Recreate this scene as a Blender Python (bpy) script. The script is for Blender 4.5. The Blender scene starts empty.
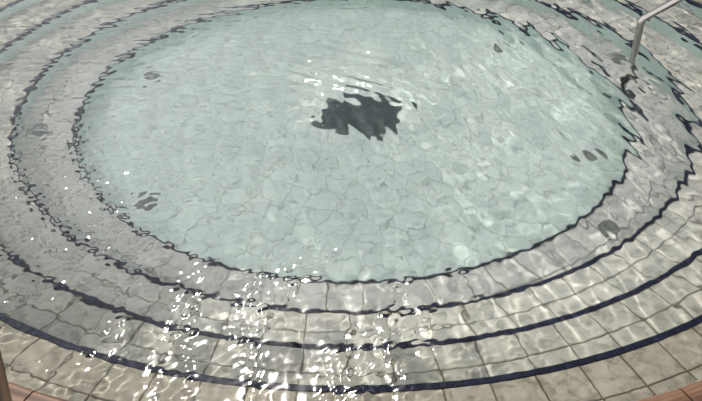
import bpy, bmesh, math, random
import numpy as np
from mathutils import Vector, Matrix

random.seed(4)
scene = bpy.context.scene
COL = scene.collection
PI = math.pi
R = math.radians

# ------------------------------------------------------------------ dimensions (metres, water level z = 0)
RING = [1.65, 1.961, 2.272, 2.583]          # inner radius of each step, innermost first
DEPTH = [0.666, 0.484, 0.302, 0.120]        # depth of each tread under the water
JOINT = [1.852, 2.095, 2.424, 2.768]        # radius of the joint between the two slab rows of a tread
R_COP = 2.868                               # inner radius of the coping
FLOOR_Z = -0.848
GRID_ROT = R(-22.0)

# ------------------------------------------------------------------ helpers
def link(o):
    COL.objects.link(o)
    return o

def tag(o, label=None, cat=None, group=None, kind=None):
    if label: o['label'] = label
    if cat: o['category'] = cat
    if group: o['group'] = group
    if kind: o['kind'] = kind
    return o

def obj(name, bm, mat, parent=None, smooth=False):
    me = bpy.data.meshes.new(name)
    bmesh.ops.recalc_face_normals(bm, faces=bm.faces)
    bm.to_mesh(me); bm.free()
    if mat: me.materials.append(mat)
    if smooth:
        for p in me.polygons: p.use_smooth = True
    o = bpy.data.objects.new(name, me)
    link(o)
    if parent: o.parent = parent
    return o

def empty(name, loc=(0, 0, 0), rz=0.0):
    o = bpy.data.objects.new(name, None)
    o.empty_display_size = 0.1
    o.location = loc
    o.rotation_euler = (0, 0, rz)
    return link(o)

def lathe(bm, prof, n=256, a0=0.0, a1=2 * PI, closed=True):
    """closed profile (list of (r, z)) swept around z"""
    full = abs((a1 - a0) - 2 * PI) < 1e-6
    cnt = n if full else n + 1
    rings = []
    for i in range(cnt):
        a = a0 + (a1 - a0) * i / n
        c, s = math.cos(a), math.sin(a)
        rings.append([bm.verts.new((r * c, r * s, z)) for r, z in prof])
    m = len(prof)
    last = cnt if full else cnt - 1
    for i in range(last):
        A, B = rings[i], rings[(i + 1) % cnt]
        for j in range(m if closed else m - 1):
            k = (j + 1) % m
            bm.faces.new((A[j], B[j], B[k], A[k]))
    if not full and closed:
        bm.faces.new(list(reversed(rings[0])))
        bm.faces.new(rings[-1])

def arc_slab(bm, r0, r1, a0, a1, zt, zb, soft=0.003, seg=3, jit=0.0):
    """curved slab with softened upper edges"""
    rm = 0.5 * (r0 + r1)
    prof = [(r0, zb), (r0, zt - soft), (r0 + soft, zt), (r1 - soft, zt), (r1, zt - soft), (r1, zb)]
    dz = random.uniform(-jit, jit)
    angs = [a0] + [a0 + soft / rm + (a1 - a0 - 2 * soft / rm) * i / seg for i in range(seg + 1)] + [a1]
    rings = []
    for q, a in enumerate(angs):
        c, s = math.cos(a), math.sin(a)
        row = []
        for r, z in prof:
            zz = z + (dz if z > zb + 1e-6 else 0)
            if q in (0, len(angs) - 1) and z > zt - soft - 1e-7: zz = zt - soft + dz
            row.append(bm.verts.new((r * c, r * s, zz)))
        rings.append(row)
    for A, B in zip(rings[:-1], rings[1:]):
        for j in range(len(prof)):
            k = (j + 1) % len(prof)
            bm.faces.new((A[j], B[j], B[k], A[k]))
    bm.faces.new(list(reversed(rings[0])))
    bm.faces.new(rings[-1])

def box_slab(bm, x0, x1, y0, y1, zt, zb, soft=0.003, M=None):
    pts = []
    for z, i in ((zb, 0), (zt - soft, 0), (zt, soft)):
        pts.append([(x0 + i, y0 + i, z), (x1 - i, y0 + i, z), (x1 - i, y1 - i, z), (x0 + i, y1 - i, z)])
    vs = [[bm.verts.new(M @ Vector(p) if M else p) for p in L] for L in pts]
    bm.faces.new(list(reversed(vs[0]))); bm.faces.new(vs[2])
    for a, b in ((0, 1), (1, 2)):
        for j in range(4):
            k = (j + 1) % 4
            bm.faces.new((vs[a][j], vs[a][k], vs[b][k], vs[b][j]))

def tube(bm, pts, rad, n=20):
    pts = [Vector(p) for p in pts]
    rings = []
    up = Vector((0, 1, 0))
    for i, p in enumerate(pts):
        if i == 0: t = pts[1] - p
        elif i == len(pts) - 1: t = p - pts[-2]
        else: t = (pts[i + 1] - p).normalized() + (p - pts[i - 1]).normalized()
        t.normalize()
        u = up.cross(t).normalized(); v = t.cross(u).normalized()
        rings.append([bm.verts.new(p + u * rad * math.cos(2 * PI * k / n) + v * rad * math.sin(2 * PI * k / n)) for k in range(n)])
    for A, B in zip(rings[:-1], rings[1:]):
        for j in range(n):
            bm.faces.new((A[j], A[(j + 1) % n], B[(j + 1) % n], B[j]))
    bm.faces.new(list(reversed(rings[0]))); bm.faces.new(rings[-1])

def fillet(points, rad, seg=8):
    """round the corners of a polyline"""
    P = [Vector(p) for p in points]
    out = [P[0]]
    for i in range(1, len(P) - 1):
        a = (P[i - 1] - P[i]).normalized(); b = (P[i + 1] - P[i]).normalized()
        p0 = P[i] + a * rad; p1 = P[i] + b * rad
        for k in range(seg + 1):
            t = k / seg
            out.append((1 - t) ** 2 * p0 + 2 * t * (1 - t) * P[i] + t * t * p1)
    out.append(P[-1])
    return out

# ------------------------------------------------------------------ materials
def new_mat(name):
    m = bpy.data.materials.new(name)
    m.use_nodes = True
    nt = m.node_tree
    bs = nt.nodes['Principled BSDF']
    return m, nt, bs

def stone(name, base, vary=0.10, blotch=0.18, rough=0.6, scale=9.0, light=(0.62, 0.61, 0.56)):
    """natural stone slab: tone per slab, pale veins and grey blotches"""
    m, nt, bs = new_mat(name)
    N, L = nt.nodes, nt.links
    geo = N.new('ShaderNodeNewGeometry')
    tc = N.new('ShaderNodeTexCoord')
    off = N.new('ShaderNodeVectorMath'); off.operation = 'MULTIPLY_ADD'
    rnd = N.new('ShaderNodeCombineXYZ')
    L.new(geo.outputs['Random Per Island'], rnd.inputs[0]); L.new(geo.outputs['Random Per Island'], rnd.inputs[2])
    L.new(rnd.outputs[0], off.inputs[0]); off.inputs[1].default_value = (7, 7, 7); L.new(tc.outputs['Object'], off.inputs[2])
    n1 = N.new('ShaderNodeTexNoise'); n1.inputs['Scale'].default_value = scale; n1.inputs['Detail'].default_value = 6
    n1.inputs['Roughness'].default_value = 0.65; n1.inputs['Distortion'].default_value = 0.8
    L.new(off.outputs[0], n1.inputs['Vector'])
    r1 = N.new('ShaderNodeValToRGB')
    r1.color_ramp.elements[0].position = 0.36; r1.color_ramp.elements[1].position = 0.68
    b = Vector(base)
    r1.color_ramp.elements[0].color = (*(b * (1 - blotch)), 1)
    r1.color_ramp.elements[1].color = (*(b * (1 - blotch) * 0.3 + Vector(light) * 0.7), 1)
    e = r1.color_ramp.elements.new(0.5); e.color = (*b, 1)
    L.new(n1.outputs['Fac'], r1.inputs[0])
    mr = N.new('ShaderNodeMapRange'); mr.inputs['To Min'].default_value = 1 - vary; mr.inputs['To Max'].default_value = 1 + vary
    L.new(geo.outputs['Random Per Island'], mr.inputs[0])
    mul = N.new('ShaderNodeVectorMath'); mul.operation = 'SCALE'
    L.new(r1.outputs[0], mul.inputs[0]); L.new(mr.outputs[0], mul.inputs['Scale'])
    L.new(mul.outputs[0], bs.inputs['Base Color'])
    bs.inputs['Roughness'].default_value = rough
    bs.inputs['Specular IOR Level'].default_value = 0.05
    n2 = N.new('ShaderNodeTexNoise'); n2.inputs['Scale'].default_value = 40; n2.inputs['Detail'].default_value = 4
    L.new(off.outputs[0], n2.inputs['Vector'])
    bp = N.new('ShaderNodeBump'); bp.inputs['Strength'].default_value = 0.25; bp.inputs['Distance'].default_value = 0.004
    L.new(n2.outputs['Fac'], bp.inputs['Height']); L.new(bp.outputs[0], bs.inputs['Normal'])
    return m

def plain(name, col, rough=0.5, metal=0.0, vary=0.0, spec=0.045, noise=0.0, nscale=20):
    m, nt, bs = new_mat(name)
    N, L = nt.nodes, nt.links
    bs.inputs['Roughness'].default_value = rough
    bs.inputs['Metallic'].default_value = metal
    bs.inputs['Specular IOR Level'].default_value = spec
    if vary or noise:
        geo = N.new('ShaderNodeNewGeometry'); tc = N.new('ShaderNodeTexCoord')
        nn = N.new('ShaderNodeTexNoise'); nn.inputs['Scale'].default_value = nscale; nn.inputs['Detail'].default_value = 5
        L.new(tc.outputs['Object'], nn.inputs['Vector'])
        a = N.new('ShaderNodeMapRange'); a.inputs['To Min'].default_value = -vary; a.inputs['To Max'].default_value = vary
        L.new(geo.outputs['Random Per Island'], a.inputs[0])
        b = N.new('ShaderNodeMapRange'); b.inputs['From Min'].default_value = 0.3; b.inputs['From Max'].default_value = 0.7
        b.inputs['To Min'].default_value = 1 - noise; b.inputs['To Max'].default_value = 1 + noise
        L.new(nn.outputs['Fac'], b.inputs[0])
        s = N.new('ShaderNodeMath'); s.operation = 'ADD'; L.new(a.outputs[0], s.inputs[0]); L.new(b.outputs[0], s.inputs[1])
        v = N.new('ShaderNodeVectorMath'); v.operation = 'SCALE'; v.inputs[0].default_value = col[:3]
        L.new(s.outputs[0], v.inputs['Scale']); L.new(v.outputs[0], bs.inputs['Base Color'])
    else:
        bs.inputs['Base Color'].default_value = (*col[:3], 1)
    return m

M_TREADS = [stone('tread_stone', c, vary=0.07, light=l, blotch=0.34, scale=20) for c, l in (  # inner treads painted lighter to make up for sunlight lost in the water
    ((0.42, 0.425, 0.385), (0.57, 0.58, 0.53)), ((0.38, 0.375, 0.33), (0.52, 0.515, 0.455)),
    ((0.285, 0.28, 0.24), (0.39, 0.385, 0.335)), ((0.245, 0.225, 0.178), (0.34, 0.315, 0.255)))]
M_FLOOR = stone('floor_stone', (0.50, 0.575, 0.52), vary=0.045, blotch=0.24, light=(0.66, 0.73, 0.68), scale=26)
M_RISER = plain('aqua_riser_tile', (0.46, 0.57, 0.515), 0.45, vary=0.05, noise=0.08)
M_NAVY = plain('navy_mosaic', (0.006, 0.008, 0.021), 0.45, vary=0.25, noise=0.2)
M_GROUT = plain('olive_grout', (0.085, 0.07, 0.038), 0.9, noise=0.35, nscale=6)
M_FGROUT = plain('floor_grout', (0.36, 0.42, 0.375), 0.9, noise=0.3, nscale=6)
M_NGROUT = plain('dark_grout', (0.02, 0.022, 0.035), 0.9)
M_STEEL = plain('polished_steel', (0.27, 0.255, 0.24), 0.15, 1.0)
M_STEEL_D = plain('dull_steel', (0.05, 0.052, 0.05), 0.5, 0.3)
M_GRATE = plain('dark_grille_plastic', (0.075, 0.10, 0.095), 0.5, noise=0.15)
M_PIT = plain('drain_pit', (0.03, 0.038, 0.036), 0.8)
M_JET = plain('grey_fitting_plastic', (0.145, 0.155, 0.14), 0.5, noise=0.2)
M_DECK = stone('deck_stone', (0.42, 0.37, 0.29), vary=0.08)

def coping_mat():
    m, nt, bs = new_mat('glazed_terracotta')
    N, L = nt.nodes, nt.links
    tc = N.new('ShaderNodeTexCoord'); sep = N.new('ShaderNodeSeparateXYZ')
    L.new(tc.outputs['Object'], sep.inputs[0])
    # concentric brushed streaks of the glaze
    ln = N.new('ShaderNodeVectorMath'); ln.operation = 'LENGTH'
    cx = N.new('ShaderNodeCombineXYZ'); L.new(sep.outputs[0], cx.inputs[0]); L.new(sep.outputs[1], cx.inputs[1])
    L.new(cx.outputs[0], ln.inputs[0])
    at = N.new('ShaderNodeMath'); at.operation = 'ARCTAN2'; L.new(sep.outputs[1], at.inputs[0]); L.new(sep.outputs[0], at.inputs[1])
    v = N.new('ShaderNodeCombineXYZ')
    m1 = N.new('ShaderNodeMath'); m1.operation = 'MULTIPLY'; m1.inputs[1].default_value = 48; L.new(ln.outputs['Value'], m1.inputs[0])
    m2 = N.new('ShaderNodeMath'); m2.operation = 'MULTIPLY'; m2.inputs[1].default_value = 4; L.new(at.outputs[0], m2.inputs[0])
    L.new(m1.outputs[0], v.inputs[0]); L.new(m2.outputs[0], v.inputs[1])
    n = N.new('ShaderNodeTexNoise'); n.inputs['Scale'].default_value = 1.0; n.inputs['Detail'].default_value = 4
    L.new(v.outputs[0], n.inputs['Vector'])
    r = N.new('ShaderNodeValToRGB')
    r.color_ramp.elements[0].position = 0.35; r.color_ramp.elements[0].color = (0.045, 0.018, 0.009, 1)
    r.color_ramp.elements[1].position = 0.62; r.color_ramp.elements[1].color = (0.16, 0.09, 0.053, 1)
    L.new(n.outputs['Fac'], r.inputs[0]); L.new(r.outputs[0], bs.inputs['Base Color'])
    bs.inputs['Roughness'].default_value = 0.28
    return m
M_COP = coping_mat()

def wood_mat():
    m, nt, bs = new_mat('weathered_timber')
    N, L = nt.nodes, nt.links
    tc = N.new('ShaderNodeTexCoord'); mp = N.new('ShaderNodeMapping')
    mp.inputs['Scale'].default_value = (30, 30, 1.6)
    L.new(tc.outputs['Object'], mp.inputs[0])
    n = N.new('ShaderNodeTexNoise'); n.inputs['Scale'].default_value = 1.6; n.inputs['Detail'].default_value = 6
    L.new(mp.outputs[0], n.inputs['Vector'])
    r = N.new('ShaderNodeValToRGB')
    r.color_ramp.elements[0].position = 0.35; r.color_ramp.elements[0].color = (0.03, 0.018, 0.010, 1)
    r.color_ramp.elements[1].position = 0.7; r.color_ramp.elements[1].color = (0.11, 0.063, 0.034, 1)
    L.new(n.outputs['Fac'], r.inputs[0]); L.new(r.outputs[0], bs.inputs['Base Color'])
    bs.inputs['Roughness'].default_value = 0.7
    return m
M_WOOD = wood_mat()

def water_mat():
    m, nt, bs = new_mat('pool_water')
    N, L = nt.nodes, nt.links
    N.remove(bs)
    out = [n for n in N if n.type == 'OUTPUT_MATERIAL'][0]
    g = N.new('ShaderNodeBsdfGlass'); g.inputs['IOR'].default_value = 1.333; g.inputs['Roughness'].default_value = 0.09
    L.new(g.outputs[0], out.inputs['Surface'])
    return m
M_WATER = water_mat()

receivers = []

# ------------------------------------------------------------------ pool floor
gap = 0.0025
bm = bmesh.new()
T = 0.15
Mr = Matrix.Rotation(GRID_ROT, 3, 'Z')
cxy = Vector((0.045, -0.02))                    # the grille's centre is on the grid
gl = Mr.inverted() @ Vector((cxy.x, cxy.y, 0))
for i in range(-13, 14):
    for j in range(-13, 14):
        x0 = gl.x + i * T - T / 2; y0 = gl.y + j * T - T / 2
        if abs(i) <= 1 and abs(j) <= 1: continue      # opening of the drain
        cx_, cy_ = x0 + T / 2, y0 + T / 2
        near = min(math.hypot(max(abs(cx_) - T / 2, 0), max(abs(cy_) - T / 2, 0)), 9)
        if near > RING[0] + 0.005 or math.hypot(abs(cx_) + T / 2, abs(cy_) + T / 2) > RING[0] + 0.24: continue
        box_slab(bm, x0 + .0015, x0 + T - .0015, y0 + .0015, y0 + T - .0015, FLOOR_Z, FLOOR_Z - 0.02, 0.002, Mr)
fl = obj('floor', bm, M_FLOOR)
tag(fl, 'pale aqua square tiled pool floor at the middle of the round pool', None, None, 'structure')
bm = bmesh.new()
half = 1.5 * T - 0.004
q = [Mr @ Vector((gl.x + sx * half, gl.y + sy * half, 0)) for sx, sy in ((-1, -1), (1, -1), (1, 1), (-1, 1))]
n = 128
outer = [bm.verts.new(((RING[0] + .3) * math.cos(2 * PI * k / n), (RING[0] + .3) * math.sin(2 * PI * k / n), FLOOR_Z - 0.006)) for k in range(n)]
inner = [bm.verts.new((v.x, v.y, FLOOR_Z - 0.006)) for v in q]
e1 = [bm.edges.new((outer[k], outer[(k + 1) % n])) for k in range(n)]
e2 = [bm.edges.new((inner[k], inner[(k + 1) % 4])) for k in range(4)]
bmesh.ops.triangle_fill(bm, use_beauty=True, edges=e1 + e2)
g = bmesh.ops.extrude_face_region(bm, geom=bm.faces[:])
for v in [x for x in g['geom'] if isinstance(x, bmesh.types.BMVert)]: v.co.z -= 0.10
gr = obj('grout_bed', bm, M_FGROUT, fl)
receivers += [fl, gr]

# ------------------------------------------------------------------ steps
NOSE = [0.018, 0.022, 0.026, 0.029]
step_labels = [
    'innermost and deepest round step around the pool floor, its edge the smallest dark blue ring',
    'second round step up from the pool floor, its edge the second smallest dark ring',
    'third round step up, its dark blue edge the ring just inside the largest one',
    'uppermost and shallowest beige round step, beside the brown coping, with the largest dark ring']
NT = [70, 79, 90, 101]
for i in range(4):
    r0 = RING[i]; r1 = RING[i + 1] if i < 3 else R_COP
    z = -DEPTH[i]; zlow = FLOOR_Z if i == 0 else -DEPTH[i - 1]
    st = empty('pool_step', (0, 0, z))
    tag(st, step_labels[i], 'step')
    # concrete body, seen only in the joints
    bm = bmesh.new()
    lathe(bm, [(r0 + 0.010, zlow - 0.03 - z), (r0 + 0.010, -0.007), (r1 + 0.03, -0.007), (r1 + 0.03, zlow - 0.03 - z)], 256)
    body = obj('step_body', bm, M_GROUT, st)
    # slabs, two rows
    bm = bmesh.new()
    n = NT[i]; a_off = R(-90.6) + (0.35 * 2 * PI / n if i == 0 else 0)
    rows = [(r0 + NOSE[i] + 0.004, JOINT[i] - gap, gap), (JOINT[i] + gap, r1 + 0.004, gap)]
    for (ra, rb, g_) in rows:
        for k in range(n):
            a0 = a_off + 2 * PI * k / n + random.uniform(-.0008, .0008); a1 = a_off + 2 * PI * (k + 1) / n
            dg = gap / (0.5 * (ra + rb))
            arc_slab(bm, ra, rb, a0 + dg, a1 - dg, 0.0, -0.02, 0.003, 2, 0.0012)
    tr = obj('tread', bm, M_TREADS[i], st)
    tr['label'] = 'grey beige stone slabs of the step in two rows'
    # riser tiles
    bm = bmesh.new()
    for k in range(n):
        a0 = a_off + 2 * PI * k / n; a1 = a0 + 2 * PI / n
        dg = 0.0018 / r0
        arc_slab(bm, r0 + 0.001, r0 + 0.011, a0 + dg, a1 - dg, -0.036, zlow - 0.004 - z, 0.001, 3)
    ri = obj('riser', bm, M_RISER, st)
    ri['label'] = 'pale aqua tiled riser below the dark edge'
    # navy mosaic nosing: small tiles turned over the edge
    bm = bmesh.new()
    w = NOSE[i]
    nm = int(2 * PI * r0 / 0.026)
    for k in range(nm):
        a0 = 2 * PI * k / nm; a1 = a0 + 2 * PI / nm; dg = 0.0007 / r0
        s = 0.006
        prof = [(r0 + 0.011, -0.034), (r0, -0.034), (r0, -s), (r0 + s * 0.3, -s * 0.3), (r0 + s, 0.001), (r0 + w, 0.001), (r0 + w, -0.009), (r0 + 0.011, -0.009)]
        lathe(bm, prof, 1, a0 + dg, a1 - dg)
    no = obj('nosing', bm, M_NAVY, st)
    no['label'] = 'dark navy blue mosaic edge'
    for o in (body, tr, ri, no):
        receivers.append(o)

# ------------------------------------------------------------------ coping and deck
cop = empty('pool_coping', (0, 0, 0))
tag(cop, 'glossy reddish brown rounded coping rim around the outside of the round pool', 'coping')
bm = bmesh.new()
nc = 52
H = 0.026
prof = []
rc = 0.030
for k in range(9):
    t = PI + (-PI / 2) * k / 8
    prof.append((R_COP + rc + rc * math.cos(t), H - rc + rc * math.sin(t)))
W_C = 0.20
for k in range(5):
    t = PI / 2 - (PI / 2) * k / 4
    prof.append((R_COP + W_C - 0.008 + 0.008 * math.cos(t), H - 0.008 + 0.008 * math.sin(t)))
prof += [(R_COP + W_C, -0.03), (R_COP, -0.03)]
for k in range(nc):
    a0 = R(-69.0) + 2 * PI * k / nc; a1 = a0 + 2 * PI / nc
    dg = 0.003 / R_COP
    lathe(bm, prof, 8, a0 + dg, a1 - dg)
c1 = obj('coping_tile', bm, M_COP, cop, smooth=False)
bm = bmesh.new()
lathe(bm, [(R_COP + 0.006, -0.22), (R_COP + 0.006, H - 0.02), (R_COP + 0.03, H - 0.006), (R_COP + W_C - .004, H - 0.006), (R_COP + W_C - .004, -0.22)], 256)
c2 = obj('coping_bed', bm, plain('coping_joint', (0.03, 0.022, 0.018), 0.9), cop)
bm = bmesh.new()
rr = R_COP + W_C + 0.006
for row in range(7):
    ra = rr + row * 0.32; rb = ra + 0.314
    n = int(2 * PI * ra / 0.42)
    for k in range(n):
        a0 = 2 * PI * (k + 0.5 * (row % 2)) / n; a1 = a0 + 2 * PI / n; dg = 0.003 / ra
        arc_slab(bm, ra, rb, a0 + dg, a1 - dg, 0.04, 0.0, 0.003, 3, 0.0005)
dk = obj('ground', bm, M_DECK)
tag(dk, kind='structure')
bm = bmesh.new()
lathe(bm, [(rr - 0.004, 0.034), (14.0, 0.034), (14.0, -0.25), (rr - 0.004, -0.25)], 160)
dkb = obj('ground_bed', bm, M_DECK, dk)
# foundation under everything
bm = bmesh.new()
lathe(bm, [(0.0001, FLOOR_Z - 0.12), (3.3, FLOOR_Z - 0.12), (3.3, FLOOR_Z - 0.3), (0.0001, FLOOR_Z - 0.3)], 96)
pb = obj('pool_base', bm, M_GROUT, fl)

# ------------------------------------------------------------------ drain grille in the middle
dr = empty('floor_drain', (cxy.x, cxy.y, FLOOR_Z), GRID_ROT)
tag(dr, 'large dark grey square drain grille in the middle of the pool floor', 'drain')
hw = 1.5 * T - 0.003
bm = bmesh.new()
fw = 0.02
for (x0, x1, y0, y1) in ((-hw, hw, -hw, -hw + fw), (-hw, hw, hw - fw, hw), (-hw, -hw + fw, -hw + fw, hw - fw), (hw - fw, hw, -hw + fw, hw - fw)):
    box_slab(bm, x0, x1, y0, y1, 0.004, -0.05, 0.002)
receivers.append(obj('frame', bm, M_GRATE, dr))
bm = bmesh.new()
ns = 26
step = 2 * (hw - fw) / ns
for k in range(ns):
    x0 = -hw + fw + k * step
    box_slab(bm, x0 + 0.0025, x0 + step - 0.0025, -hw + fw, hw - fw, 0.002, -0.03, 0.001)
for k in range(1, 4):
    y0 = -hw + fw + k * 2 * (hw - fw) / 4
    box_slab(bm, -hw + fw, hw - fw, y0 - 0.004, y0 + 0.004, 0.001, -0.03, 0.001)
receivers.append(obj('grille', bm, M_GRATE, dr))
bm = bmesh.new()
box_slab(bm, -hw, hw, -hw, hw, -0.055, -0.09, 0.001)
receivers.append(obj('pit', bm, M_PIT, dr))

# ------------------------------------------------------------------ round fittings (water inlets)
def make_jet():
    t = empty('water_inlet')
    bm = bmesh.new()
    lathe(bm, [(0.026, 0.002), (0.030, 0.006), (0.036, 0.009), (0.052, 0.007), (0.058, 0.0), (0.026, 0.0)], 32)
    a = obj('ring', bm, M_JET, t, True)
    bm = bmesh.new()
    lathe(bm, [(0.0005, 0.010), (0.012, 0.009), (0.018, 0.005), (0.0262, 0.0045), (0.0262, 0.0), (0.0005, 0.0)], 28)
    b = obj('nozzle', bm, M_JET, t, False)
    return t
proto = make_jet()
def copy_tree(o):
    c = o.copy(); link(c)
    for ch in o.children:
        d = ch.copy(); link(d); d.parent = c
    return c
jets = [
    (1.43, 40, FLOOR_Z, 'dark round inlet at the far right of the pool floor, near the top edge'),
    (1.43, 160, FLOOR_Z, 'faint round inlet at the far left of the pool floor near the smallest ring'),
    (1.43, 220, FLOOR_Z, 'dark round inlet on the pool floor at the near left under rough water'),
    (1.45, 340, FLOOR_Z, 'dark round inlet on the pool floor at the right, left of the jagged dark edge'),
    (1.86, 16, -DEPTH[0], 'dark round inlet on the innermost step just left of the steel handrail post'),
    (1.86, 192, -DEPTH[0], 'faint round inlet on the innermost step at the far left of the photo'),
    (1.80, 314, -DEPTH[0], 'dark round inlet on the innermost step at the near right, among jagged slab joints'),
]
for k, (r, a, z, lab) in enumerate(jets):
    o = proto if k == 0 else copy_tree(proto)
    o.location = (r * math.cos(R(a)), r * math.sin(R(a)), z)
    o.rotation_euler = (0, 0, R(a))
    tag(o, lab, 'inlet', 'round water inlets set in the pool floor' if k < 4 else 'round water inlets set in the innermost step')
    receivers += list(o.children)

# ------------------------------------------------------------------ steel handrail
PX, PY = 1.700, 0.050
hr = empty('handrail', (PX, PY, -DEPTH[0]))
tag(hr, 'polished steel tube handrail standing in the water and rising outwards over the steps', 'handrail')
HB = 0.190                                     # height of the bend over the water
sl = math.tan(R(33)); XE = 3.30
top = [(0, 0, 0.0), (0, 0, HB + DEPTH[0]), (XE - PX, 0, HB + DEPTH[0] + sl * (XE - PX)), (XE - PX + 0.22, 0, HB + DEPTH[0] + sl * (XE - PX) - 0.02), (XE - PX + 0.22, 0, DEPTH[0] + 0.04)]
bm = bmesh.new()
tube(bm, fillet(top, 0.030, 10), 0.0215, 28)
rail = obj('rail', bm, M_STEEL, hr, True)
bm = bmesh.new()
lathe(bm, [(0.020, 0.0), (0.020, 0.030), (0.026, 0.030), (0.034, 0.014), (0.082, 0.009), (0.088, 0.0)], 40)
fl1 = obj('base_flange', bm, M_STEEL_D, hr, True)
fl1['label'] = 'dull round flange under water at the foot of the post'
bm = bmesh.new()
lathe(bm, [(0.022, 0.0), (0.022, 0.030), (0.026, 0.030), (0.030, 0.010), (0.055, 0.006), (0.058, 0.0)], 40)
fl2 = obj('deck_flange', bm, M_STEEL, hr, True)
fl2.location = (XE - PX + 0.22, 0, DEPTH[0] + 0.04)
receivers += [rail, fl1]

# ------------------------------------------------------------------ timber post at the near left
def post():
    p0 = Vector((-0.923, -3.13, 0.04)); p1 = Vector((-0.841, -3.13, 1.10))
    t = empty('timber_post', p0)
    tag(t, 'brown weathered timber post standing by the coping at the bottom left corner', 'post')
    d = (p1 - p0)
    bm = bmesh.new()
    hx = 0.045
    lv = [(0, 0.0), (0.01, 0.0), (0.98, 0.0), (1.0, -0.008)]
    rings = []
    for f, ins in lv:
        c = d * f; h = hx + ins
        b = 0.008
        pts = [(-h + b, -h), (h - b, -h), (h, -h + b), (h, h - b), (h - b, h), (-h + b, h), (-h, h - b), (-h, -h + b)]
        rings.append([bm.verts.new((c.x + x, c.y + y, c.z)) for x, y in pts])
    for A, B in zip(rings[:-1], rings[1:]):
        for j in range(8):
            bm.faces.new((A[j], A[(j + 1) % 8], B[(j + 1) % 8], B[j]))
    bm.faces.new(list(reversed(rings[0]))); bm.faces.new(rings[-1])
    obj('shaft', bm, M_WOOD, t)
    bm = bmesh.new()
    box_slab(bm, -0.07, 0.07, -0.07, 0.07, 0.008, 0.0, 0.002)
    obj('foot_plate', bm, M_STEEL_D, t)
    return t
POST = post()

# ------------------------------------------------------------------ water
rng = np.random.default_rng(11)
def wave_set(n, k_dir, spread, lmin, lmax, slope):
    lam = np.exp(rng.uniform(np.log(lmin), np.log(lmax), n))
    k = 2 * np.pi / lam
    th = k_dir + rng.normal(0, spread, n)
    ph = rng.uniform(0, 2 * np.pi, n)
    s = slope * np.sqrt(2.0 / n) * np.ones(n)
    return k * np.cos(th), k * np.sin(th), ph, s / k

def field(X, Y, ws):
    H_ = np.zeros_like(X)
    for kx, ky, ph, a in zip(*ws):
        H_ += a * np.sin(kx * X + ky * Y + ph)
    return H_

def sstep(x, a, b):
    t = np.clip((x - a) / (b - a), 0, 1)
    return t * t * (3 - 2 * t)

SP = 0.0072
RW = R_COP + 0.004
na = int(2 * RW / SP) + 3
xs = (np.arange(na) - (na - 1) / 2) * SP
X, Y = np.meshgrid(xs, xs, indexing='ij')
A_ = wave_set(14, R(14), R(9), 0.11, 0.26, 0.080)      # steep ripples on the right and near side, crests away from the viewer
H_ = wave_set(26, R(12), R(10), 0.05, 0.10, 0.068)     # their finer companions
B_ = wave_set(24, R(86), R(22), 0.05, 0.14, 0.070)     # ripples with crests along x on the left
C_ = wave_set(26, 0, R(90), 0.05, 0.12, 0.035)         # fine chop
D_ = wave_set(44, 0, R(120), 0.026, 0.055, 0.15)         # boiling patch at the near left
G_ = wave_set(12, R(60), R(7), 0.08, 0.15, 0.19)     # slanting ripples over the drain
F_ = wave_set(36, R(-35), R(40), 0.028, 0.055, 0.14)   # tiny cat's paws that glitter near the viewer
right = sstep(X - 0.35 * Y, -1.3, 0.9)
left = 1 - right
far = sstep(Y, -0.3, 1.2)
pa, pb = (X + 1.45) * 0.9 + (Y + 1.55) * 0.43, -(X + 1.45) * 0.43 + (Y + 1.55) * 0.9
patch = np.exp(-((pb / 0.70) ** 2 + (pa / 0.62) ** 2) ** 1.5)
calm = 1 - 0.45 * np.exp(-((X + 0.1) ** 2 + (Y - 0.9) ** 2) / 0.5)
near = sstep(-Y, 0.6, 2.2)
mid = np.exp(-((X - 0.02) ** 2 + (Y + 0.28) ** 2) / 0.15)
TH = np.arctan2(Y, X)
gust = np.clip(0.5 + 0.6 * np.sin(44 * TH + 2.2 * np.sin(5 * X + 4 * Y)) + 0.35 * np.sin(7 * X - 5 * Y), 0.16, 1) ** 1.2
Z = (field(X, Y, A_) * (1 + 0.3 * sstep(X, 0.8, 1.4)) * (0.2 + 0.95 * right) * (1 - 0.2 * far) * (1 - .7 * near) * (1 - .5 * mid)
     + field(X, Y, H_) * (0.1 + 0.95 * right) * (1 - 0.3 * far) * (1 - .6 * near) * (1 - .5 * mid)
     + field(X, Y, B_) * (0.12 + 0.95 * left) * (1 - .3 * near)
     + field(X, Y, C_) * (0.9 - 0.45 * near) * (1 - 0.35 * right)
     + field(X, Y, D_) * patch
     + field(X, Y, G_) * mid
     + field(X, Y, F_) * sstep(-Y, 1.6, 2.2) * sstep(-X, -0.9, 0.1) * gust) * calm
Rr = np.hypot(X, Y)
ins = Rr < RW - 0.002
idx = -np.ones(X.shape, dtype=np.int64)
idx[ins] = np.arange(ins.sum())
verts = np.stack([X[ins], Y[ins], Z[ins]], 1)
a, b, c, d = idx[:-1, :-1], idx[1:, :-1], idx[1:, 1:], idx[:-1, 1:]
ok = (a >= 0) & (b >= 0) & (c >= 0) & (d >= 0)
quads = np.stack([a[ok], b[ok], c[ok], d[ok]], 1)
# close the body: skirt down from every border edge of the surface, then a bottom sheet
e = np.concatenate([quads[:, [0, 1]], quads[:, [1, 2]], quads[:, [2, 3]], quads[:, [3, 0]]])
key = e[:, 0] * (len(verts) + 1) + e[:, 1]; rev = e[:, 1] * (len(verts) + 1) + e[:, 0]
border = e[~np.isin(key, rev)]
bv = np.unique(border); mp = {int(v): len(verts) + i for i, v in enumerate(bv)}
ZB = FLOOR_Z - 0.115
low = verts[bv].copy(); low[:, 2] = ZB
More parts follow.
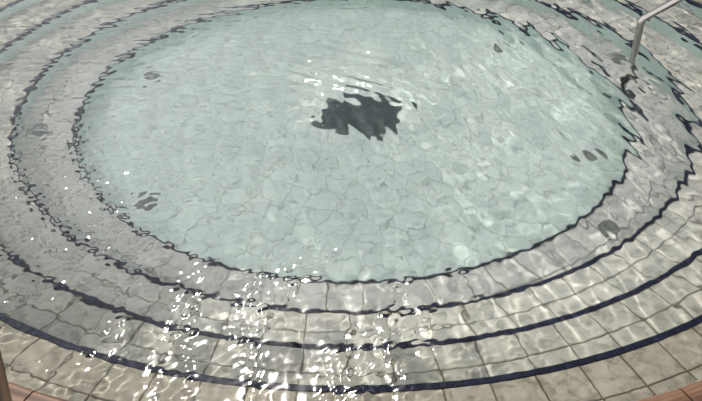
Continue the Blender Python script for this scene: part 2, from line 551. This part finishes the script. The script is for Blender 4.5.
# order the border into one loop for the bottom face
nxt = {int(p): int(q_) for p, q_ in border}
skirt = np.array([[int(q_), int(p), mp[int(p)], mp[int(q_)]] for p, q_ in border])
start = int(border[0, 0]); loop = [start]; cur = nxt[start]
while cur != start and len(loop) < len(border) + 2:
    loop.append(cur); cur = nxt[cur]
allv = np.concatenate([verts, low])
me = bpy.data.meshes.new('water')
nq = len(quads) + len(skirt)
loops = np.concatenate([quads.ravel(), skirt.ravel(), np.array([mp[v] for v in reversed(loop)])])
starts = np.concatenate([np.arange(nq) * 4, [nq * 4]])
me.vertices.add(len(allv)); me.vertices.foreach_set('co', allv.astype(np.float32).ravel())
me.loops.add(len(loops)); me.loops.foreach_set('vertex_index', loops.astype(np.int32))
me.polygons.add(nq + 1)
me.polygons.foreach_set('loop_start', starts.astype(np.int32))
sm = np.zeros(nq + 1, dtype=bool); sm[:len(quads)] = True
me.update(calc_edges=True)
me.polygons.foreach_set('use_smooth', sm)
me.validate()
me.materials.append(M_WATER)
water = link(bpy.data.objects.new('water', me))
tag(water, 'clear rippled pool water filling the round pool, with sun glitter at the near side', 'water', None, 'stuff')

# ------------------------------------------------------------------ light
for o in receivers:
    o.cycles.is_caustics_receiver = True
water.cycles.is_caustics_caster = True

sd = bpy.data.lights.new('sun', 'SUN')
sd.energy = 4.0
sd.angle = R(1.6)
sd.color = (1.0, 0.95, 0.87)
sd.cycles.is_caustics_light = True
sun = link(bpy.data.objects.new('sun', sd))
SUN_EL, SUN_AZ = R(49.5), R(-8)                  # azimuth from +y towards +x
sv = Vector((math.sin(SUN_AZ) * math.cos(SUN_EL), math.cos(SUN_AZ) * math.cos(SUN_EL), math.sin(SUN_EL)))
sun.rotation_euler = sv.to_track_quat('Z', 'Y').to_euler()

SKY = 2.6
w = bpy.data.worlds.new('sky'); scene.world = w
w.use_nodes = True
nt = w.node_tree
bg = nt.nodes['Background']
# sky shaped for fill: brightness added overhead and behind viewer, blue grey in front
N, L = nt.nodes, nt.links
tc = N.new('ShaderNodeTexCoord')
def dotdir(v):
    d_ = N.new('ShaderNodeVectorMath'); d_.operation = 'DOT_PRODUCT'
    L.new(tc.outputs['Generated'], d_.inputs[0]); d_.inputs[1].default_value = Vector(v).normalized()
    return d_.outputs['Value']
rp = N.new('ShaderNodeValToRGB')
mr = N.new('ShaderNodeMapRange'); mr.inputs['From Min'].default_value = -1; mr.inputs['From Max'].default_value = 1
L.new(dotdir((0.0, 0.92, 0.40)), mr.inputs[0]); L.new(mr.outputs[0], rp.inputs[0])
rp.color_ramp.elements[0].position = 0.42; rp.color_ramp.elements[0].color = (1.0, 1.0, 1.0, 1)
rp.color_ramp.elements[1].position = 0.88; rp.color_ramp.elements[1].color = (0.065, 0.075, 0.09, 1)
e = rp.color_ramp.elements.new(0.62); e.color = (0.85, 0.88, 0.92, 1)
e = rp.color_ramp.elements.new(0.76); e.color = (0.12, 0.14, 0.16, 1)
cn = N.new('ShaderNodeTexNoise'); cn.inputs['Scale'].default_value = 2.2; cn.inputs['Detail'].default_value = 5
L.new(tc.outputs['Generated'], cn.inputs['Vector'])
cm = N.new('ShaderNodeMapRange'); cm.inputs['From Min'].default_value = 0.3; cm.inputs['From Max'].default_value = 0.7
cm.inputs['To Min'].default_value = 0.75; cm.inputs['To Max'].default_value = 1.25
L.new(cn.outputs['Fac'], cm.inputs[0])
# lighter sky low on the left
lf = N.new('ShaderNodeMapRange'); lf.inputs['From Min'].default_value = 0.62; lf.inputs['From Max'].default_value = 0.97
lf.inputs['To Min'].default_value = 0.0; lf.inputs['To Max'].default_value = 0.5
L.new(dotdir((-0.75, 0.50, 0.42)), lf.inputs[0])
ad = N.new('ShaderNodeVectorMath'); ad.operation = 'ADD'
L.new(rp.outputs[0], ad.inputs[0]); L.new(lf.outputs[0], ad.inputs[1])
sc_ = N.new('ShaderNodeVectorMath'); sc_.operation = 'SCALE'
L.new(ad.outputs[0], sc_.inputs[0]); L.new(cm.outputs[0], sc_.inputs['Scale'])
L.new(sc_.outputs[0], bg.inputs['Color'])
bg.inputs['Strength'].default_value = SKY

# ------------------------------------------------------------------ camera
F, PITCH, ROLL, YAW, CH, CD = 801.16, 0.588456, -0.0034004, 0.0034465, 1.929577, 4.473146
def ray(x, y):
    c, s = math.cos(ROLL), math.sin(ROLL)
    x, y = c * x - s * y, s * x + c * y
    d_ = Vector((x, math.cos(PITCH) + y * math.sin(PITCH), -math.sin(PITCH) + y * math.cos(PITCH)))
    return Matrix.Rotation(YAW, 3, 'Z') @ d_
f_ = ray(0, 0); rgt = ray(1, 0) - f_; up_ = ray(0, 1) - f_
cd = bpy.data.cameras.new('camera')
cd.sensor_width = 36; cd.lens = F / 702 * 36
cam = link(bpy.data.objects.new('camera', cd))
Mx = Matrix((rgt, up_, -f_)).transposed().to_4x4()
Mx.translation = Vector((0, -CD, CH))
cam.matrix_world = Mx
scene.camera = cam

scene.view_settings.view_transform = 'Standard'
scene.view_settings.look = 'None'
scene.view_settings.gamma = 1.0
scene.view_settings.use_curve_mapping = False
scene.view_settings.exposure = -0.1
cy = scene.cycles
cy.use_denoising = True
cy.caustics_refractive = True
cy.caustics_reflective = False
cy.max_bounces = 12
cy.transmission_bounces = 10
cy.sample_clamp_indirect = 6.0
